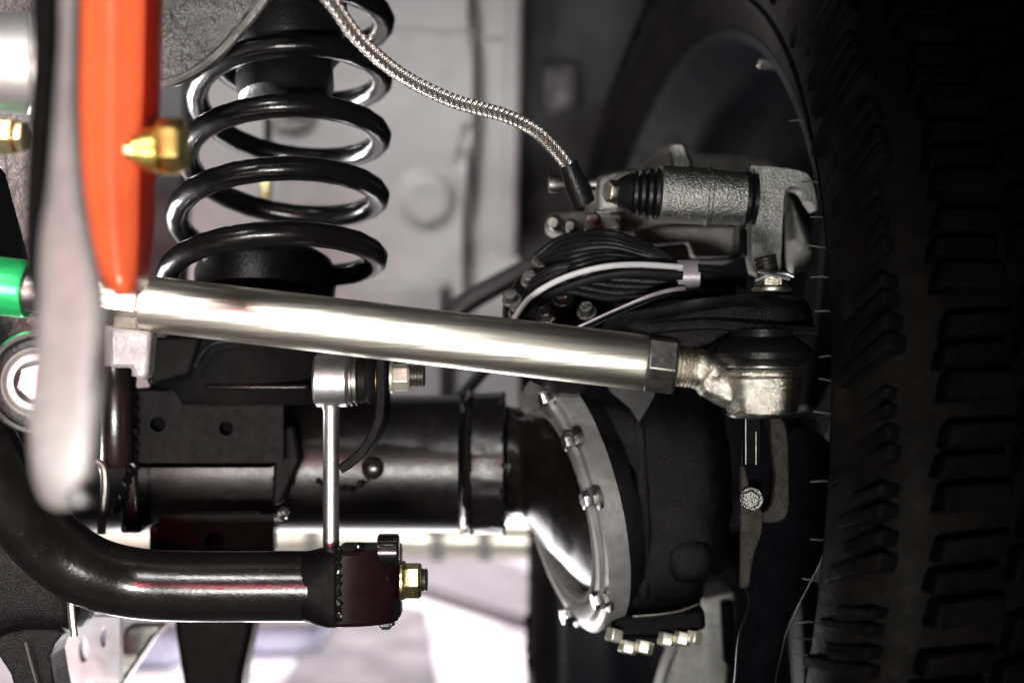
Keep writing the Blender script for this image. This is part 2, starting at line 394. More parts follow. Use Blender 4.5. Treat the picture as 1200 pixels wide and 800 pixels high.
# ------------------------------------------------------------------ braided brake hose
hp = cr([P(*q) for q in ((330, -60, .92), (385, -2, .95), (420, 45, .97), (470, 88, 1.0), (530, 118, 1.03), (590, 135, 1.06), (625, 152, 1.08), (650, 175, 1.09), (667, 196, 1.10))], 14)
bh = empty('brake_hose', hp[-1], 'braided stainless brake hose curving down from the top to the caliper', 'hose')
HR = .0050
MB().tube(hp, HR * .93, 14).build('hose_core', corem, bh)
def resample(pts, n):
    d = [0]
    for a, b in zip(pts, pts[1:]): d.append(d[-1] + (b - a).length)
    out = []; j = 0
    for i in range(n):
        t = d[-1] * i / (n - 1)
        while j < len(d) - 2 and d[j + 1] < t: j += 1
        q = (t - d[j]) / (d[j + 1] - d[j] + 1e-12); out.append(pts[j].lerp(pts[j + 1], q))
    return out, d[-1]
def braid(pts, r, ns, lead, wr, name, m, parent, hollow=1):
    n = 900; q, L = resample(pts, n); u = None; fr_ = []
    for i in range(n):
        t = (q[min(i + 1, n - 1)] - q[max(i - 1, 0)]).normalized()
        if u is None: u = frame(t)[0]
        u = (u - t * u.dot(t)).normalized(); fr_.append((q[i], u.copy(), t.cross(u)))
    mb = MB()
    for dr in (1, -1):
        for k in range(ns):
            vs = []; fs = []
            for i, (c, a, b) in enumerate(fr_):
                s = L * i / (n - 1); ph = 2 * math.pi * (k / ns + dr * s / lead)
                wv = math.sin(ns * 2 * math.pi * s / lead * 1 + k * math.pi + (0 if dr > 0 else math.pi))
                r1 = r * (1 + .035 * wv)
                e = wr / r
                d0 = a * math.cos(ph - e) + b * math.sin(ph - e); d1 = a * math.cos(ph + e) + b * math.sin(ph + e); dm = a * math.cos(ph) + b * math.sin(ph)
                vs += [c + d0 * r1 * .96, c + dm * (r1 + wr * .45), c + d1 * r1 * .96]
                if i: o_ = 3 * (i - 1); fs += [(o_, o_ + 1, o_ + 4, o_ + 3), (o_ + 1, o_ + 2, o_ + 5, o_ + 4)]
            mb.add(vs, fs)
    o = mb.build(name, m, parent); o['kind'] = 'stuff'; return o
braid(hp, HR, 12, .030, .00064, 'wire_braid', braidm, bh)
e0 = hp[-1]; e1 = P(684, 238, 1.11)
MB().tube([e0 - (e1 - e0) * .1, e0 + (e1 - e0) * .3, e0.lerp(e1, .55), e1], [.0075, .0082, .0098, .0095], 18).build('crimp_sleeve', rubber, bh)
MB().lathe(P(654, 216, 1.13), X, [(-.008, .004), (-.007, .007), (0, .007), (.004, .005), (.03, .005)], 14).build('banjo_bolt', zincdk, bh)

# ------------------------------------------------------------------ caliper with slide pin
calm = mat('dull_cast_body', (.15, .143, .134), .45, .3, .7, 900, .35, 60)
ca = empty('brake_caliper', P(800, 300, 1.2), 'cast grey brake caliper with ribbed slide sleeve beside the tyre', 'brake caliper')
MB().outline([(690, 214), (735, 196), (780, 170), (800, 165), (818, 178), (905, 184), (925, 205), (925, 250), (872, 262), (866, 306), (760, 308), (700, 290), (640, 270), (642, 250), (690, 246)], 1.21, .06).build('caliper_body', calm, ca, bevel=.005, rough=.003, rs=60)
MB().outline([(786, 166), (802, 166), (814, 196), (790, 204)], 1.19, .02).build('casting_web', castal, ca, bevel=.003)
p0 = P(771, 227, 1.13); p1 = P(872, 233, 1.13); ax = (p1 - p0).normalized(); Ls = (p1 - p0).length
MB().lathe(p0, ax, [(0, .0195), (.002, .0225), (.03, .0225), (Ls * .55, .0225), (Ls * .56, .0235), (Ls * .60, .0235), (Ls * .61, .0218), (Ls, .021)], 40).build('slide_sleeve', castal, ca, rough=.0008, rs=200)
b0 = P(740, 226, 1.13); prof = []
Lb = (p0 - b0).length + .002
for i in range(4):
    s = Lb * i / 4; prof += [(s, .0125 + .0015 * i), (s + Lb * .06, .0175 + .001 * i), (s + Lb * .17, .0178 + .001 * i), (s + Lb * .21, .0130 + .0015 * i)]
MB().lathe(b0, ax, prof, 32).build('ribbed_boot', rubber, ca)
MB().lathe(p1 - ax * .001, ax, [(0, .018), (.001, .0215), (.004, .0215), (.005, .018), (.007, .0205), (.010, .0205), (.011, .016)], 32).build('ribbed_boot', rubber, ca)
MB().lathe(b0 - ax * .012, ax, [(0, .009), (.002, .0115), (.012, .0165)], 32).build('boot_cone', rubber, ca)
bolt(ca, b0 - ax * .010, V((-.9, -.42, .05)), .0092, .009, rodcast, 1.15, 'pin_bolt', .3)
MB().outline(smooth2([(878, 200), (892, 194), (938, 200), (952, 212), (959, 246), (950, 236), (940, 222), (921, 223), (918, 260), (916, 300), (912, 318), (884, 318), (880, 260)], 3), 1.15, .03).build('mounting_ear', castal, ca, bevel=.003, rough=.001, rs=90)
MB().pillow(smooth2([(926, 232), (938, 240), (956, 280), (958, 305), (940, 318), (926, 312)]), 1.20, .03).build('piston_boss', castal, ca)
MB().outline([(700, 205), (740, 196), (770, 196), (765, 215), (735, 245), (700, 250)], 1.175, .03).build('casting_rib', castal, ca, bevel=.004)
for x, y, r in ((652, 262, .007), (672, 266, .006), (700, 258, .006)):
    MB().lathe(P(x, y, 1.17), (-.3, -1, 0), [(0, r), (.008, r), (.012, r * .6)], 14).build('bleed_fitting', zincdk, ca)
MB().outline([(742, 268), (800, 264), (864, 264), (860, 300), (812, 302), (806, 284), (745, 290)], 1.19, .02).build('casting_block', calm, ca, bevel=.003)
MB().outline([(870, 268), (880, 268), (882, 300), (872, 300)], 1.17, .02).build('spring_clip', satin, ca, bevel=.002)
MB().box(tuple(P(686, 270, 1.16)), tuple(P(726, 252, 1.18))).build('guide_block', castal, ca, bevel=.002)

# ------------------------------------------------------------------ cables
cb = empty('cable_bundle', P(806, 322, 1.1), 'bundle of black cables with painted highlights held by a metal clip', 'cables')
for i in range(9):
    f = i / 8
    q = [(628 + 4 * i, 300 + 3 * i, 1.13), (660 + 2 * i, 279 + 9 * f * 5, 1.12 - .004 * i), (715, 274 + 40 * f, 1.105 - .004 * abs(i - 4)), (765, 292 + 26 * f, 1.10), (800, 312 + 12 * f, 1.10), (840, 317 + 8 * f, 1.105), (872, 326 + 8 * f, 1.12)]
    c_ = cr([P(*a) for a in q], 10)
    MB().tube(c_, .0030, 10).build('black_cable', wirem, cb)
c_ = cr([P(*a) for a in ((598, 380, 1.09), (620, 350, 1.09), (655, 328, 1.085), (700, 314, 1.08), (745, 310, 1.08), (800, 313, 1.08))], 10)
MB().tube(c_, .0024, 10).build('cable_highlight', glintw, cb)  # white strand painting the upper highlight of the black cable below it
c_ = cr([P(*a) for a in ((598, 386, 1.1), (622, 356, 1.1), (660, 338, 1.09), (702, 325, 1.085), (745, 320, 1.08), (800, 323, 1.08))], 10)
MB().tube(c_, .0035, 10).build('black_cable', wirem, cb)
c_ = cr([P(*a) for a in ((660, 392, 1.07), (690, 378, 1.07), (730, 360, 1.07), (770, 344, 1.07), (802, 338, 1.075), (850, 336, 1.1))], 10)
MB().tube(c_[:41], .0018, 10).build('cable_highlight', clipm, cb)  # thin grey strand painting the highlight on the next black cable
MB().tube([p + V((.001, .004, -.004)) for p in c_], .0032, 10).build('black_cable', wirem, cb)
mb = MB(); rr = []
for i in range(0, 17):
    a = math.pi * 2 * i / 16
    rr.append([P(794, 322, 1.085) + V((0, .009 * math.cos(a) * -1 + .003, .0115 * math.sin(a))) * s + X * d for d, s in ((0, 1), (S(26, 1.085), 1), (S(26, 1.085), .85), (0, .85))])
mb.rings(rr[:-1], False, True).build('cable_clip', clipm, cb, bevel=.0006)
MB().tube(cr([P(*a) for a in ((818, 314, 1.08), (845, 317, 1.085), (872, 330, 1.1))], 8), .0032, 10).build('black_cable', wirem, cb)
for i in range(5):
    MB().tube(cr([P(*a) for a in ((625 - 3 * i, 330 + 5 * i, 1.11), (660, 312 + 7 * i, 1.10), (720, 318 + 8 * i, 1.10), (790, 326 + 5 * i, 1.10), (860, 335 + 4 * i, 1.12))], 8), .0034, 10).build('black_cable', wirem, cb)
# loose black pipe running down-left from the liner
o = MB().tube(cr([P(*a) for a in ((650, 300, 1.5), (600, 325, 1.5), (545, 356, 1.5), (500, 395, 1.5), (440, 440, 1.48))], 8), .0115, 12).build('rubber_pipe', rubber)
tag(o, 'thick black rubber pipe crossing behind the silver tie rod', 'pipe')
o = MB().tube(cr([P(*a) for a in ((640, 380, 1.45), (590, 415, 1.45), (555, 448, 1.45), (530, 480, 1.45))], 8), .006, 12).build('rubber_pipe', rubber)
tag(o, 'thin black pipe showing just under the tie rod above the axle tube', 'pipe')

# ------------------------------------------------------------------ axle housing
ah = empty('axle_housing', P(400, 640, 1.28), 'black painted axle tube with welded brackets and ball end', 'axle')
YA = 1.27; zc = 543
A0 = P(60, zc, YA); A1 = P(592, zc, YA); L = (A1 - A0).length; r = S(80, YA)
MB().lathe(A0, X, [(0, r * .96), (.01, r), (L * .45, r), (L - .04, r)], 64).build('axle_tube', axleb, ah)
MB().lathe(P(552, zc, YA), X, [(0, r), (.001, r * 1.02), (.006, r * 1.025), (.013, r * 1.03), (.020, r * 1.03), (.0285, r * 1.05), (.030, r * .98)], 96).build('end_collar', axleb, ah, rough=.004, rs=110)
def ringbead(x, rad, seed, wr=.0035):
    rnd = random.Random(seed); pts = []
    for k in range(60):
        a = 2 * math.pi * k / 60
        pts.append(P(x, zc, YA) + V((rnd.uniform(-.0012, .0012), math.cos(a) * rad, math.sin(a) * rad)))
    rr_ = [wr * rnd.uniform(.7, 1.3) for _ in pts]
    return MB().tube(pts, rr_, 8, close=True).build('weld_bead', black, ah)
ringbead(551, r * 1.0, 1); ringbead(588, r * 1.0, 3, .003)
# neck and ball
n2 = V((-.945, -.265, -.20)).normalized()
N0 = P(596, 538, 1.26); N1 = P(666, 590, 1.214)
rr = []
for i in range(33):
    t = i / 32; c = N0.lerp(N1, t); nn = X.lerp(-n2, t ** .8).normalized(); u_, v_ = frame(nn)
    tb_ = [(0, 65), (.17, 61), (.3, 66), (.5, 79), (.72, 86), (.88, 95), (1, 103)]
    q_ = next(q for q in range(6) if t <= tb_[q + 1][0] + 1e-6); f_ = (t - tb_[q_][0]) / (tb_[q_ + 1][0] - tb_[q_][0])
    rad = S(tb_[q_][1] + (tb_[q_ + 1][1] - tb_[q_][1]) * f_, 1.235)
    rr.append([c + (u_ * math.cos(2 * math.pi * k / 64) + v_ * math.sin(2 * math.pi * k / 64)) * rad for k in range(64)])
MB().rings(rr).build('knuckle_ball', mat('greased_black', (.0045, .0038, .0035), .22, 0, .10, 90, .4, 40, spec=.30, stain=(60, .58, .72, (.02, .015, .012))), ah)
MB().lathe(P(588, 540, YA), X, [(0, r * .9), (.005, r * .80), (.012, r * .78), (.02, r * .8)], 48).build('axle_neck', black, ah)
# left bracket box with two holes: plate built round the holes
YB = 1.17
def plate_with_holes(xy0, xy1, holes, Yd, t, name, m, parent, bevel=.002):
    """rectangular plate with real round holes (grid of triangles via bmesh bridge)"""
    bm = bmesh.new(); (x0, y0), (x1, y1) = xy0, xy1
    xs = [x0] + [ (holes[i][0] + holes[i + 1][0]) / 2 for i in range(len(holes) - 1)] + [x1]
    mb = MB()
    for i, (hx, hy, hr) in enumerate(holes):
        a, b = xs[i], xs[i + 1]; n = 24; outer = []; inner = []
        for k in range(n):
            an = 2 * math.pi * k / n + math.pi / n; dx, dy = math.cos(an), math.sin(an); rx, ry = (hr, hr) if not isinstance(hr, tuple) else hr
            tx = ((b - hx) / dx if dx > 0 else (a - hx) / dx) if abs(dx) > 1e-6 else 1e9
            ty = ((y1 - hy) / dy if dy > 0 else (y0 - hy) / dy) if abs(dy) > 1e-6 else 1e9
            t_ = min(tx, ty); outer.append((hx + dx * t_, hy + dy * t_)); inner.append((hx + dx * rx, hy + dy * ry))
        # snap nearest samples to the corners
        for cxn, cyn in ((a, y0), (b, y0), (b, y1), (a, y1)):
            j = min(range(n), key=lambda q: (outer[q][0] - cxn) ** 2 + (outer[q][1] - cyn) ** 2); outer[j] = (cxn, cyn)
        rr_ = [[P(x, y, Yd) for x, y in outer], [P(x, y, Yd) for x, y in inner], [P(x, y, Yd) + YV * t for x, y in inner], [P(x, y, Yd) + YV * t for x, y in outer]]
        mb.rings(rr_, False, True)
    bm.free(); return mb.build(name, m, parent, bevel=0)
pb = plate_with_holes((158, 458), (332, 542), [(185, 497, 9), (265, 502, 8.5)], YB, .006, 'bracket_plate', satin, ah)
MB().box(tuple(P(162, 540, YB + .012)), tuple(P(329, 460, YB + .06))).build('hole_shade_block', shadem, ah)  # added black block that paints the shade behind the two holes
MB().box(tuple(P(160, 458, YB + .006)), tuple(P(331, 452, YB + .07))).build('bracket_top', satin, ah, bevel=.002)
MB().box(tuple(P(160, 548, YB - .006)), tuple(P(330, 541, YB + .05))).build('bracket_lip', black, ah, bevel=.0025)
MB().outline([(322, 500), (345, 497), (352, 540), (330, 590), (318, 592)], YB + .02, .05).build('bracket_side', satin, ah, bevel=.003)
MB().outline([(146, 545), (160, 545), (165, 625), (140, 625)], YB, .04).build('bracket_leg', black, ah, bevel=.003)
bead('weld_bead', [P(156, y, YB - .004) for y in (440, 470, 500, 530, 545)], .0045, black, ah, 4)
bead('weld_bead', [P(x, 560 + (x - 330) * .1, YA - r * .95) for x in (320, 335, 350)], .004, black, ah, 6)
bead('weld_bead', [P(x, y, YA - r * .97) for x, y in ((372, 562), (385, 568), (410, 572), (430, 560), (440, 545))], .0035, black, ah, 9)
bead('weld_bead', [P(x, y, YB - .003) for x, y in ((136, 600), (146, 580), (150, 560), (160, 548))], .004, black, ah, 12)
bead('weld_bead', [P(x, y, YB) for x, y in ((318, 612), (328, 604), (336, 598))], .005, steel, ah, 13)
# vertical sleeve left
MB().lathe(P(136, 546, 1.15), Z, [(0, .0105), (.003, .0125), (.078, .0125), (.081, .011)], 32).build('vertical_sleeve', mat('maroon_black_paint', (.010, .005, .006), .25, 0, .1, 200, .2, 50, 0), ah)
MB().tube(cr([P(*a) for a in ((112, 540, 1.13), (121, 548, 1.13), (123, 570, 1.13), (120, 600, 1.13), (119, 625, 1.13))], 6), .0034, 10).build('edge_strip', zincdk, ah)
# lower saddle bracket
plate_with_holes((186, 603), (320, 658), [(251, 636, 12)], 1.16, .006, 'lower_bracket', satin, ah)
MB().box(tuple(P(201, 658, 1.172)), tuple(P(307, 606, 1.23))).build('lower_shade_block', shadem, ah)  # same added block, painting shade behind the lower hole
MB().box(tuple(P(188, 604, 1.163)), tuple(P(318, 597, 1.24))).build('lower_bracket_top', black, ah, bevel=.002)
MB().box(tuple(P(188, 660, 1.166)), tuple(P(200, 603, 1.24))).build('lower_bracket_side', black, ah, bevel=.002)
MB().box(tuple(P(308, 660, 1.166)), tuple(P(319, 603, 1.24))).build('lower_bracket_side', black, ah, bevel=.002)
# spring seat (dark mass under the spring)
MB().lathe(P(300, 470, 1.24), Z, [(0, .085), (.02, .092), (.045, .09), (.07, .088), (.08, .094), (.086, .094), (.088, .06)], 48).build('spring_seat', mat('matt_black', (.003, .003, .003), .7, 0, .2, 200, .2, 40, spec=.04), ah)
MB().box(tuple(P(238, 456, 1.145)), tuple(P(372, 448, 1.20))).build('seat_flange', black, ah, bevel=.002)
MB().tube(cr([P(*a) for a in ((228, 430, 1.14), (240, 410, 1.14), (262, 401, 1.14), (330, 401, 1.14))], 6), .0018, 8).build('seat_rim', black, ah)
MB().outline([(178, 395), (235, 395), (222, 440), (175, 452)], 1.15, .06).build('seat_gusset', satin, ah, bevel=.003)
# lower support pedestal, blurred at the bottom
sp = empty('shock_lower_mount', P(245, 820, 1.35), 'black lower mount hanging under the curved bar bottom left', 'mount')
MB().outline([(203, 700), (298, 700), (296, 735), (284, 790), (276, 860), (224, 860), (212, 790), (204, 740)], 1.33, .05).build('mount_body', satin, sp, bevel=.006)
MB().outline([(150, 732), (195, 732), (180, 748), (112, 850), (80, 850)], 1.38, .02).build('mount_strut', zincdk, sp, bevel=.004)

# ------------------------------------------------------------------ knuckle
kn = empty('steering_knuckle', P(780, 765, 1.2), 'black cast steering knuckle with bolted grey seal ring', 'steering knuckle')
KR = P(664, 590, 1.215)
ring = MB().lathe(KR, n2, [(-.012, .110), (.004, .110), (.006, .108), (.007, .101), (.010, .098), (.010, .090), (.006, .084), (-.004, .083), (-.012, .083)], 96, True).build('seal_ring', sealm, kn, rough=.0006, rs=150)
MB().lathe(KR, n2, [(-.002, .084), (.0085, .084), (.009, .080), (.006, .0765), (-.002, .0765)], 96, True).build('felt_seal', mat('grey_felt', (.11, .105, .10), .8, 0, 1, 500, .5, 200), kn)
u2, v2 = frame(n2)
def ringpt(deg, rad, s): a = R(deg); return KR + (u2 * math.cos(a) + v2 * math.sin(a)) * rad + n2 * s
def proj(p): return (600 + p.x / p.y * FPX, 400 - (p.z - .6) / p.y * FPX)
def findring(x, y, rad):
    return min(range(0, 720), key=lambda d: (proj(ringpt(d / 2, rad, .006))[0] - x) ** 2 + (proj(ringpt(d / 2, rad, .006))[1] - y) ** 2) / 2
for x, y in ((702, 505), (718, 578), (716, 700), (684, 708), (655, 462)):
    d = findring(x, y, .102)
    MB().lathe(ringpt(d, .103, .003), n2, [(0, .0115), (.003, .0115), (.004, .009)], 20).build('bolt_recess', zincdk, kn)
    bolt(kn, ringpt(d, .103, .005), n2, .0078, .010, steel, 0, 'bolt', d)
MB().lathe(KR, n2, [(-.030, .001), (-.030, .098), (-.010, .106), (-.008, .106), (-.006, .084), (-.006, .001)], 64).build('ring_seat', castblk, kn)
body = smooth2([(668, 448), (752, 446), (800, 455), (850, 470), (868, 520), (872, 580), (868, 640), (862, 684), (838, 700), (828, 730), (770, 742), (724, 742), (722, 705), (736, 650), (730, 590), (704, 520)], 5)
MB().pillow(body, 1.15, .16, 8, .55).build('knuckle_body', castblk, kn, rough=.009, rs=38)
MB().pillow(smooth2([(782, 640), (806, 628), (832, 636), (840, 660), (826, 682), (796, 684), (780, 664)]), 1.146, .03, 7, .8).build('highlight_dome', castblk, kn)  # dome added to shape a soft highlight; the casting has no boss here
MB().pillow(smooth2([(742, 500), (756, 496), (764, 560), (766, 640), (762, 700), (748, 700), (744, 620)]), 1.150, .02, 6, .8).build('cast_rib', castblk, kn)
MB().outline([(716, 722), (770, 716), (826, 712), (828, 738), (770, 748), (716, 748)], 1.16, .08).build('bottom_cap', satin, kn, bevel=.004)
MB().outline(smooth2([(712, 452), (768, 452), (752, 490), (748, 494), (738, 478)], 3), 1.14, .02).build('stop_lug', mat('bare_cast', (.02, .019, .018), .5, 0, .8, 900, .4, 90), kn, bevel=.002)
MB().tube(cr([P(*a) for a in ((742, 722, 1.155), (770, 720, 1.152), (795, 716, 1.152), (818, 708, 1.154))], 6), .001, 6).build('casting_line', zincdk, kn)
for x, y, rr_ in ((722, 740, .0085), (738, 754, .0085), (757, 754, .0085), (783, 745, .0080), (802, 744, .0082), (815, 743, .008)):
    bolt(kn, P(x, y - 6, 1.155), (-.25, -.25, -1), rr_ * .9, .010, cream, 0, 'cap_bolt', x)
# upper steering arm
arm = smooth2([(712, 382), (740, 366), (790, 356), (840, 346), (900, 342), (955, 346), (966, 360), (966, 384), (930, 392), (860, 398), (820, 420), (770, 432), (725, 420)], 4)
MB().pillow(arm, 1.0, .11, 6, .5).build('steering_arm', castblk, kn, rough=.003, rs=45)
MB().tube(cr([P(*a) for a in ((760, 385, 1.0), (830, 380, .995), (900, 386, .99), (955, 388, 1.0))], 6), .004, 8).build('arm_edge', castblk, kn)
# upper bolted flange at the back
fc = P(672, 372, 1.16)
MB().lathe(fc, (.1, -.8, .6), [(-.03, .055), (0, .058), (.006, .056), (.007, .04), (.012, .03), (.014, .001)], 48).build('upper_flange', castblk, kn, rough=.002, rs=60)
for x, y, q in ((622, 330, 1.12), (660, 351, 1.10), (688, 367, 1.09), (712, 343, 1.12), (607, 367, 1.12), (640, 372, 1.11), (635, 306, 1.14), (600, 352, 1.13), (730, 355, 1.12)):
    bolt(kn, P(x, y, q + .01), (-.15, -.7, .6), .0062, .007, castal, 1.3, 'bolt', x)

# castle nut and stud on the arm top
MB().lathe(P(904, 341, 1.03), Z, [(0, .0145), (.002, .0145), (.003, .012)], 24).build('washer', zinc, kn)
bolt(kn, P(904, 340, 1.03), Z, .0125, .0075, rodcast, 0, 'castle_nut', .2)
mb = MB(); thread(mb, P(902, 330, 1.03), P(896, 300, 1.03), .0085, .0026, 24); mb.build('threaded_stud', zincdk, kn)
MB().tube(cr([P(*a) for a in ((886, 328, 1.015), (900, 322, 1.012), (918, 320, 1.012), (930, 324, 1.012))], 6), .0016, 8).build('split_pin', steel, kn)
MB().tube([P(888, 318, 1.012), P(926, 327, 1.008)], .0014, 8).build('split_pin', steel, kn)

# lower right: shield, casting strip, bolt
ds = empty('dust_shield', P(905, 800, 1.08), 'dark bent shield plate hanging between the knuckle and tyre', 'shield')
MB().prism([P(x, y, 1.092 + (x - 930) * .0006 + max(0, y - 690) * .0004) for x, y in smooth2([(872, 486), (892, 484), (896, 500), (912, 510), (940, 500), (974, 520), (982, 560), (980, 612), (960, 660), (936, 706), (918, 745), (908, 790), (902, 860), (858, 860), (862, 790), (866, 745), (878, 705), (872, 680), (868, 600)], 3)], (0, .007, 0)).build('shield_plate', mat('blue_black_paint', (.006, .006, .0085), .33, 0, .2, 1200, .3, 60, spec=.14), ds, bevel=.0012)
MB().tube([P(x, y, 1.088 + (x - 930) * .0006 + max(0, y - 690) * .0004) for x, y in ((984, 590), (979, 614), (960, 662), (937, 706), (921, 742), (910, 790), (904, 850))], .0007, 6).build('plate_edge', zincdk, ds)
MB().outline(smooth2([(903, 490), (915, 488), (923, 510), (925, 560), (924, 600), (912, 612), (896, 612), (892, 602), (904, 592), (908, 560), (904, 520)], 3), 1.055, .012).build('cast_strip', rust, ds, bevel=.002, rough=.0012, rs=120)
MB().outline([(868, 545), (873, 545), (880, 575), (895, 602), (893, 625), (884, 650), (878, 688), (868, 690)], 1.05, .008).build('side_plate', rust, ds, bevel=.0015)
MB().outline([(873, 487), (893, 487), (893, 545), (873, 545)], 1.04, .012).build('fork_leg', satin, ds, bevel=.0015)
MB().tube([P(874, 487, 1.038), P(874, 544, 1.038)], .0006, 6).build('fork_edge', zincdk, ds)
MB().tube([P(886, 506, 1.038), P(886, 544, 1.038)], .0005, 6).build('fork_edge', zincdk, ds)
bolt(ds, P(881, 584, 1.045), (-.3, -1, 0), .0070, .006, castal, 1.25, 'bolt', .4)
MB().lathe(P(968, 586, 1.13), (-.5, -1, 0), [(0, .010), (.003, .010), (.006, .004)], 18).build('rivet', zincdk, ds)
lo = empty('control_arm', P(820, 830, 1.35), 'light grey cast arm below the knuckle bottom cap', 'control arm')
MB().outline(smooth2([(800, 705), (835, 695), (862, 690), (866, 720), (856, 800), (860, 860), (768, 860), (776, 800), (790, 760), (796, 740)], 3), 1.30, .05).build('arm_casting', castal, lo, bevel=.012, rough=.004, rs=25)
MB().outline([(846, 705), (860, 705), (858, 780), (850, 780)], 1.285, .02).build('arm_slot', satin, lo, bevel=.003)

# ------------------------------------------------------------------ tie rod
tr = empty('tie_rod', P(450, 450, 1.0), 'long silver tie rod with jam nut and ball joint end', 'tie rod')
T0 = P(168, 355, 1.0); T1 = P(757, 425, 1.0); ax = (T1 - T0).normalized(); Lt = (T1 - T0).length; rt = .0198
MB().lathe(T0, ax, [(0, rt * .90), (.0012, rt * .985), (.003, rt), (Lt * .5, rt), (Lt - .003, rt), (Lt - .001, rt * .985), (Lt, rt * .9)], 72).build('rod_tube', zinc, tr)
MB().lathe(T0 - ax * .034, ax, [(0, rt * .95), (.002, rt * .98), (.032, rt * .98), (.034, rt * .93)], 6, phase=R(20)).build('hex_end', zinc, tr, bevel=.0008)
u, v = frame(ax)
MB().lathe(T1 - ax * .001, ax, [(0, .0185), (.0015, .0215), (.0205, .0215), (.022, .019)], 6, phase=R(8)).build('jam_nut', zincdk, tr, bevel=.0009)
mb = MB(); thread(mb, T1 + ax * .02, T1 + ax * .036, .0142, .0023, 32); mb.build('threaded_shank', rodcast, tr)
E0 = T1 + ax * .033; JC = P(893, 462, 1.0)
MB().tube(cr([E0, E0 + ax * .012, P(835, 447, 1.0), P(862, 459, 1.0), P(885, 462, 1.0)], 6), [.0125 + .0015 * math.sin(i * .6) for i in range(13)] + [.0125, .0127, .013, .0133, .0135, .0138, .014, .0143, .0146, .015, .015, .015], 28).build('joint_neck', rodcast, tr, rough=.0012, rs=160)
MB().lathe(JC - Z * .0155, Z, [(0, .021), (.002, .0235), (.004, .0245), (.012, .026), (.024, .0285), (.027, .0285), (.029, .0265), (.031, .027), (.033, .0245)], 56).build('joint_cup', rodcast, tr)
MB().lathe(JC - Z * .0150, Z, [(.0, .0205), (-.001, .0235), (.001, .0250), (.003, .0235)], 56).build('cup_rim', steel, tr)
MB().lathe(JC + Z * .0185, Z, [(0, .0255), (.001, .0275), (.002, .0275), (.003, .0255)], 56).build('snap_ring', steel, tr)
MB().lathe(JC + Z * .0195, Z, [(0, .026), (.002, .0305), (.006, .0345), (.010, .0352), (.014, .033), (.018, .028), (.021, .022), (.026, .022)], 56).build('dust_boot', rubber, tr)
# green sleeve on the far end of the same rod line
G0 = T0 - ax * (S(168 - 33)); 
o = MB().lathe(G0 - ax * .10, ax, [(0, rt), (.002, rt * 1.04), (.098, rt * 1.04), (.10, rt * .98)], 56).build('green_sleeve', green, tr); o['label'] = 'green anodised sleeve at the left end of the rod'
MB().lathe(T0 - ax * .085, ax, [(0, rt * .8), (.052, rt * .8)], 40).build('inner_rod', zincdk, tr)
MB().outline([(128, 384), (177, 388), (173, 440), (166, 446), (158, 442), (154, 431), (128, 431)], .99, .02).build('clamp_tab', mat('pale_tab', (.20, .20, .20), .5, .3, .6, 200, .3, 70), tr, bevel=.003)

# ------------------------------------------------------------------ sway bar link
sk = empty('sway_bar_link', P(388, 640, 1.07), 'silver drop link with round eye hanging below the tie rod', 'drop link')
YL = 1.08
MB().lathe(P(369, 445, YL), X, [(0, .018), (.002, .0205), (S(38, YL), .0205), (S(41, YL), .0185)], 48).build('link_eye', linkst, sk)
MB().lathe(P(410, 445, YL), X, [(0, .017), (.001, .020), (.0025, .020), (.003, .0175), (.0045, .0175), (.005, .0195), (.006, .0195), (.0065, .016)], 48).build('eye_washer', zincdk, sk)
MB().lathe(P(417, 445, YL), X, [(0, .015), (.003, .018), (.008, .0165), (.011, .0185), (.0135, .0175), (.016, .014)], 40).build('rubber_bush', rubber, sk)
MB().lathe(P(436, 445, YL), X, [(0, .013), (S(9, YL), .013)], 32).build('bronze_spacer', bronze, sk)
MB().tube([P(388, 466, YL), P(388, 474, YL), P(388, 482, YL), P(388, 560, YL), P(388, 642, YL)], [.0095, .0078, .0062, .0062, .0062], 32).build('link_rod', linkst, sk)
bolt(sk, P(457, 442, YL), X, .0108, .0125, cream, 1.12, 'nut', .3)
mb = MB(); thread(mb, P(476, 440, YL), P(498, 440, YL), .0085, .0022, 24); mb.build('stud_end', zincdk, sk)
# bracket tab welded to axle
pl = [(445, 412), (457, 412), (458, 470), (455, 495), (446, 515), (432, 535), (415, 548), (398, 552), (398, 556), (418, 556), (436, 545), (450, 528), (458, 505)]
tb = [P(x, y, YL - .02) for x, y in ((446, 410), (446, 470), (444, 492), (436, 512), (424, 530), (408, 544), (398, 550))]
mb = MB(); rr = []
for i, p in enumerate(tb):
    t = (tb[min(i + 1, len(tb) - 1)] - tb[max(i - 1, 0)]).normalized(); nn = V((-t.z, 0, t.x)); wd = .040 + .006 * i
    rr.append([p + nn * .0036, p + nn * .0036 + YV * wd, p - nn * .0036 + YV * wd, p - nn * .0036])
mb.rings(rr).build('link_bracket', satin, ah, bevel=.001)
MB().lathe(P(437, 548, YA - r * .98), YV * -1 , [(0, .010), (.004, .009), (.006, .004)], 20).build('plug_weld', black, ah)

# ------------------------------------------------------------------ sway bar
sb = empty('sway_bar', P(250, 730, 1.05), 'thick black curved bar sweeping in from the left with a flat clamp end', 'sway bar')
YS2 = 1.06
pts = cr([P(*a) for a in ((-120, 330, .98), (-70, 420, .99), (-30, 510, 1.0), (15, 585, 1.02), (60, 638, 1.04), (105, 669, 1.05), (160, 683, 1.06), (230, 686.5, 1.06), (320, 686.5, 1.06), (366, 686.5, 1.06))], 10)
MB().tube(pts, .0262, 44).build('bar', black, sb)
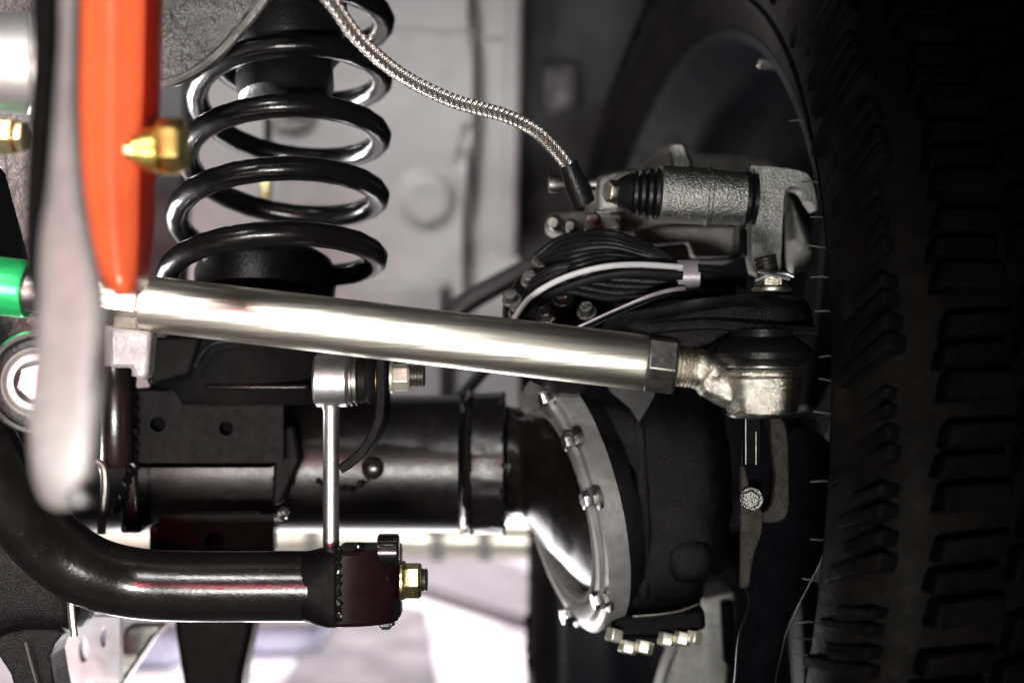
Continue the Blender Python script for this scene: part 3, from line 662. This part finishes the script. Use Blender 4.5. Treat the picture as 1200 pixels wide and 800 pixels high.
# transition from round to square section
def sec(x, hw, hd, sq, n=40):
    c = P(x, 686.5, YS2); out = []
    for k in range(n):
        a = 2 * math.pi * k / n; ca_, sa_ = math.cos(a), math.sin(a)
        q = (abs(ca_) ** sq + abs(sa_) ** sq) ** (-1 / sq)
        out.append(c + V((0, ca_ * q * hd, sa_ * q * hw)))
    return out
MB().rings([sec(352, .0255, .0255, 2), sec(362, .0262, .026, 2.2), sec(374, .0276, .026, 3.5), sec(388, .0276, .026, 8), sec(399, .0274, .026, 12)]).build('flared_section', satin, sb)
zt = P(0, 640, YS2).z; zb = P(0, 727, YS2).z
plan = [(396, -.0285), (410, -.0270), (425, -.0252), (440, -.0225), (452, -.0185), (462, -.0125), (468, -.004), (469, .004), (469, .026), (396, .026)]
e = MB().prism([V((P(x, 0, YS2).x, YS2 + d, zb)) for x, d in plan], (0, 0, zt - zb)).build('clamp_end', mat('purple_black_paint', (.008, .0035, .0045), .20, 0, .04, 800, .3, 60, 0, spec=.05), sb, bevel=.003)
bead('weld_bead', [P(397, y, YS2 - .027) for y in (642, 665, 690, 715, 727)], .0028, black, sb, 21)
MB().box(tuple(P(443, 640, YS2 - .022)), tuple(P(468, 629, YS2 + .01))).build('clamp_ear', black, sb, bevel=.004)
MB().lathe(P(443, 645, YS2 - .008), X, [(0, .0110), (.001, .0125), (.0145, .0125), (.0155, .011)], 32).build('ear_disc', black, sb)
bolt(sb, P(469, 680, YS2 - .003), X, .0135, .0125, yzinc, 1.1, 'nut', .15)
mb = MB(); thread(mb, P(489, 679, YS2 - .003), P(501, 679, YS2 - .003), .0088, .0022, 24); mb.build('bolt_end', zincdk, sb)
MB().lathe(P(452, 727, YS2), -Z, [(0, .007), (.003, .007), (.006, .004)], 20).build('grease_plug', castal, sb)
MB().lathe(P(420, 641, YS2 - .012), Z, [(0, .004), (.002, .004), (.004, .001)], 12).build('weld_spatter', black, sb)

# ------------------------------------------------------------------ left side things
ey = empty('bushing_eye', P(42, 500, 1.0), 'silver ringed bushing eye half hidden behind the pale grey lever', 'bushing')
c = P(46, 448, .97); axn = V((.12, -1, .05))
MB().lathe(c, axn, [(-.02, .0355), (.004, .0355), (.006, .034), (.004, .0315), (-.02, .0315)], 56, True).build('outer_ring', steel, ey)
MB().lathe(c, axn, [(-.018, .0312), (.0, .0312), (.002, .026), (.002, .022), (-.018, .022)], 48, True).build('rubber_bush', rubber, ey)
MB().lathe(c, axn, [(-.01, .0235), (.009, .0235), (.010, .022), (.007, .0205), (.010, .019), (.010, .015), (.002, .0145), (-.01, .0145)], 48, True).build('inner_sleeve', sealm, ey)
bolt(ey, c + axn * .001, axn, .0135, .01, steel, 0, 'bolt', .3)

lb = empty('lower_link', P(40, 745, 1.12), 'textured black link end low at the left edge of the picture', 'link')
MB().pillow(smooth2([(-60, 580), (0, 600), (50, 640), (84, 690), (82, 745), (20, 752), (-60, 752)]), 1.08, .09, 6, .6).build('link_body', castblk, lb)
MB().outline(smooth2([(-20, 735), (70, 738), (58, 770), (72, 860), (30, 860), (12, 790)], 3), 1.10, .04).build('link_stem', castblk, lb, bevel=.006)
MB().tube(cr([P(*a) for a in ((30, 752, 1.09), (36, 775, 1.09), (46, 810, 1.09))], 5), .001, 6).build('casting_line', zinc, lb)
MB().tube(cr([P(*a) for a in ((83, 702, 1.07), (84, 720, 1.07), (87, 745, 1.07))], 5), .003, 8).build('edge_strip', zinc, lb)

hb = empty('perforated_bracket', P(110, 800, 1.3), 'pale bracket with oval holes beneath the curved bar', 'bracket')
plate_with_holes((62, 722), (140, 800), [(98, 760, (6, 16)), (121, 746, (4, 12))], 1.28, .012, 'bracket_plate', mat('pale_bracket', (.55, .50, .54), .4, .3, .2, 90, .2, 30), hb)
pp = empty('exhaust_pipe', P(400, 632, 2.1), 'pale blurred metal pipe running behind and below the axle', 'pipe')
MB().tube([P(-100, 640, 2.1), P(150, 630, 2.1), P(400, 628, 2.1), P(640, 632, 2.1)], .030, 32).build('pipe', pipem, pp)
for x in (360, 505, 560):
    MB().lathe(P(x, 629, 2.1), X, [(0, .030), (.001, .036), (.02, .036), (.021, .03)], 32).build('pipe_band', castal, pp)
bl = empty('floor_glow_box', P(160, 790, 2.0), 'added pale blue box for the blurred glow at bottom left', 'box')
def standin_box(x0, x1, ytop, Yd, name, label):  # boxes added as stand-ins for bright bluish blur in the background
    o = empty(name, P((x0 + x1) / 2, ytop, Yd).xy.to_3d(), label, 'box')
    a = P(x0, ytop, Yd); b = P(x1, ytop, Yd)
    MB().box((a.x, Yd, 0.002), (b.x, Yd + .35, a.z)).build('box_body', bluem, o, bevel=.02)
    MB().box((a.x - .008, Yd - .008, a.z + .001), (b.x + .008, Yd + .358, a.z + .02)).build('box_lid', greym, o, bevel=.008)
    return o
bpy.data.objects.remove(bl)
standin_box(112, 208, 738, 2.6, 'glow_standin_box', 'added pale blue box for the blurred glow left of the black mount')
standin_box(292, 372, 735, 2.7, 'glow_standin_box', 'added pale box for the blurred glow right of the black mount')
standin_box(740, 775, 750, 2.6, 'glow_standin_box', 'added pale blue box for the bluish floor glow under the knuckle')

# ------------------------------------------------------------------ blurred foreground left
gl = empty('grey_lever', P(70, 600, .62), 'pale grey out of focus lever with a rounded tip hanging in front', 'lever')
MB().pillow(smooth2([(70, -120), (90, -120), (89, 0), (88, 100), (93, 200), (105, 280), (119, 345), (120, 420), (112, 500), (104, 560), (90, 590), (66, 599), (44, 588), (32, 550), (29, 480), (38, 400), (41, 320), (44, 270), (54, 200), (62, 100), (68, 0)], 3), .62, .012, 7, .35).build('lever_body', greym, gl)
MB().tube(cr([P(*a) for a in ((112, 400, .615), (108, 440, .612), (104, 470, .612))], 5), [.0006] * 3 + [.0016] * 5 + [.0008] * 3, 10).build('lever_ridge', greym, gl)
MB().lathe(P(94, 582, .615), (.2, -1, -.3), [(0, .005), (.002, .0045), (.004, .002)], 20).build('tip_button', steel, gl)
kb = empty('black_strut', P(40, 340, .68), 'dark blurred strut just left of the grey lever', 'strut')
MB().outline(smooth2([(36, -120), (66, -120), (64, 0), (58, 120), (50, 220), (44, 300), (40, 360), (28, 300), (30, 200), (38, 60)], 3), .66, .02).build('strut_body', satin, kb, bevel=.004)
sh = empty('orange_shock_body', P(140, 345, .80), 'orange red blurred shock absorber body with tapered foot', 'shock absorber')
secs = []
for y, x0, x1, x2 in ((-120, 86, 170, 190), (0, 86, 169, 189), (100, 87, 167, 187), (200, 92, 162, 182), (270, 100, 161, 179), (320, 114, 159, 173), (338, 124, 158, 168), (346, 136, 156, 163)):
    Yd = .80
    secs.append([P(x0, y, Yd), P((x0 + x1) / 2, y, Yd - .012), P(x1, y, Yd - .004), P(x2, y, Yd + .010), P(x1, y, Yd + .06), P(x0, y, Yd + .05)])
o = MB().rings(secs).build('shock_body', orange, sh, bevel=.004, seg=3)
MB().rings([[p + V((.0006, -.0006, 0)) for p in (s[2], s[3])] + [p + V((.0, .004, 0)) for p in (s[3], s[2])] for s in secs]).build('side_face', redm, sh)  # thin sheet giving the right facet a darker red
bf = empty('brass_fitting', P(190, 205, .78), 'blurred brass hose fitting screwed beside the orange shock body', 'fitting')
MB().lathe(P(160, 176, .775), X, [(0, .009), (.004, .009), (.005, .012), (.012, .012)], 24).build('collar', brass, bf)
MB().lathe(P(184, 171, .785), X, [(0, .0145), (.002, .016), (.013, .016), (.016, .014)], 6, phase=.5).build('hex_body', brass, bf, bevel=.001)
MB().lathe(P(161, 177, .772), -X, [(0, .005), (.006, .005)], 16).build('stem', yzinc, bf)
bf2 = empty('brass_fitting', P(12, 190, .84), 'blurred yellow fitting under the silver canister at left edge', 'fitting')
MB().lathe(P(-20, 160, .86), X, [(0, .012), (.02, .012), (.021, .010), (.026, .010)], 6, phase=.2).build('hex_body', yzinc, bf2, bevel=.001)
sc_ = empty('silver_canister', P(0, 130, .92), 'silver cylindrical canister cut off by the left edge', 'canister')
MB().lathe(P(-75, 68, .90), (1, .40, 0), [(0, .030), (S(95, .94), .0325), (S(97, .94), .0315), (S(99, .94), .0325), (S(107, .94), .0325), (S(112, .94), .029), (S(113, .94), .02)], 56).build('canister_body', mat('satin_canister', (.62, .62, .61), .42, .85, .1, 100, .15, 40), sc_)
ub = empty('upper_bracket', P(10, 300, 1.05), 'dark grey bracket plate filling the upper left edge', 'bracket')
MB().outline(smooth2([(-80, -100), (45, -100), (40, 150), (38, 300), (30, 292), (14, 235), (-5, 190), (-80, 160)], 3), 1.06, .03).build('bracket_plate', underseal, ub, bevel=.004)
MB().outline(smooth2([(-80, 370), (60, 372), (70, 430), (40, 402), (0, 425), (-80, 480)], 3), 1.08, .03).build('bracket_web', underseal, ub, bevel=.004)
lt = empty('left_tower', P(190, 320, 1.4), 'dark grey tower wall between the orange body and the spring', 'tower')
MB().outline([(150, 80), (225, 80), (215, 345), (150, 345)], 1.45, .03).build('tower_wall', archm, lt, bevel=.01)
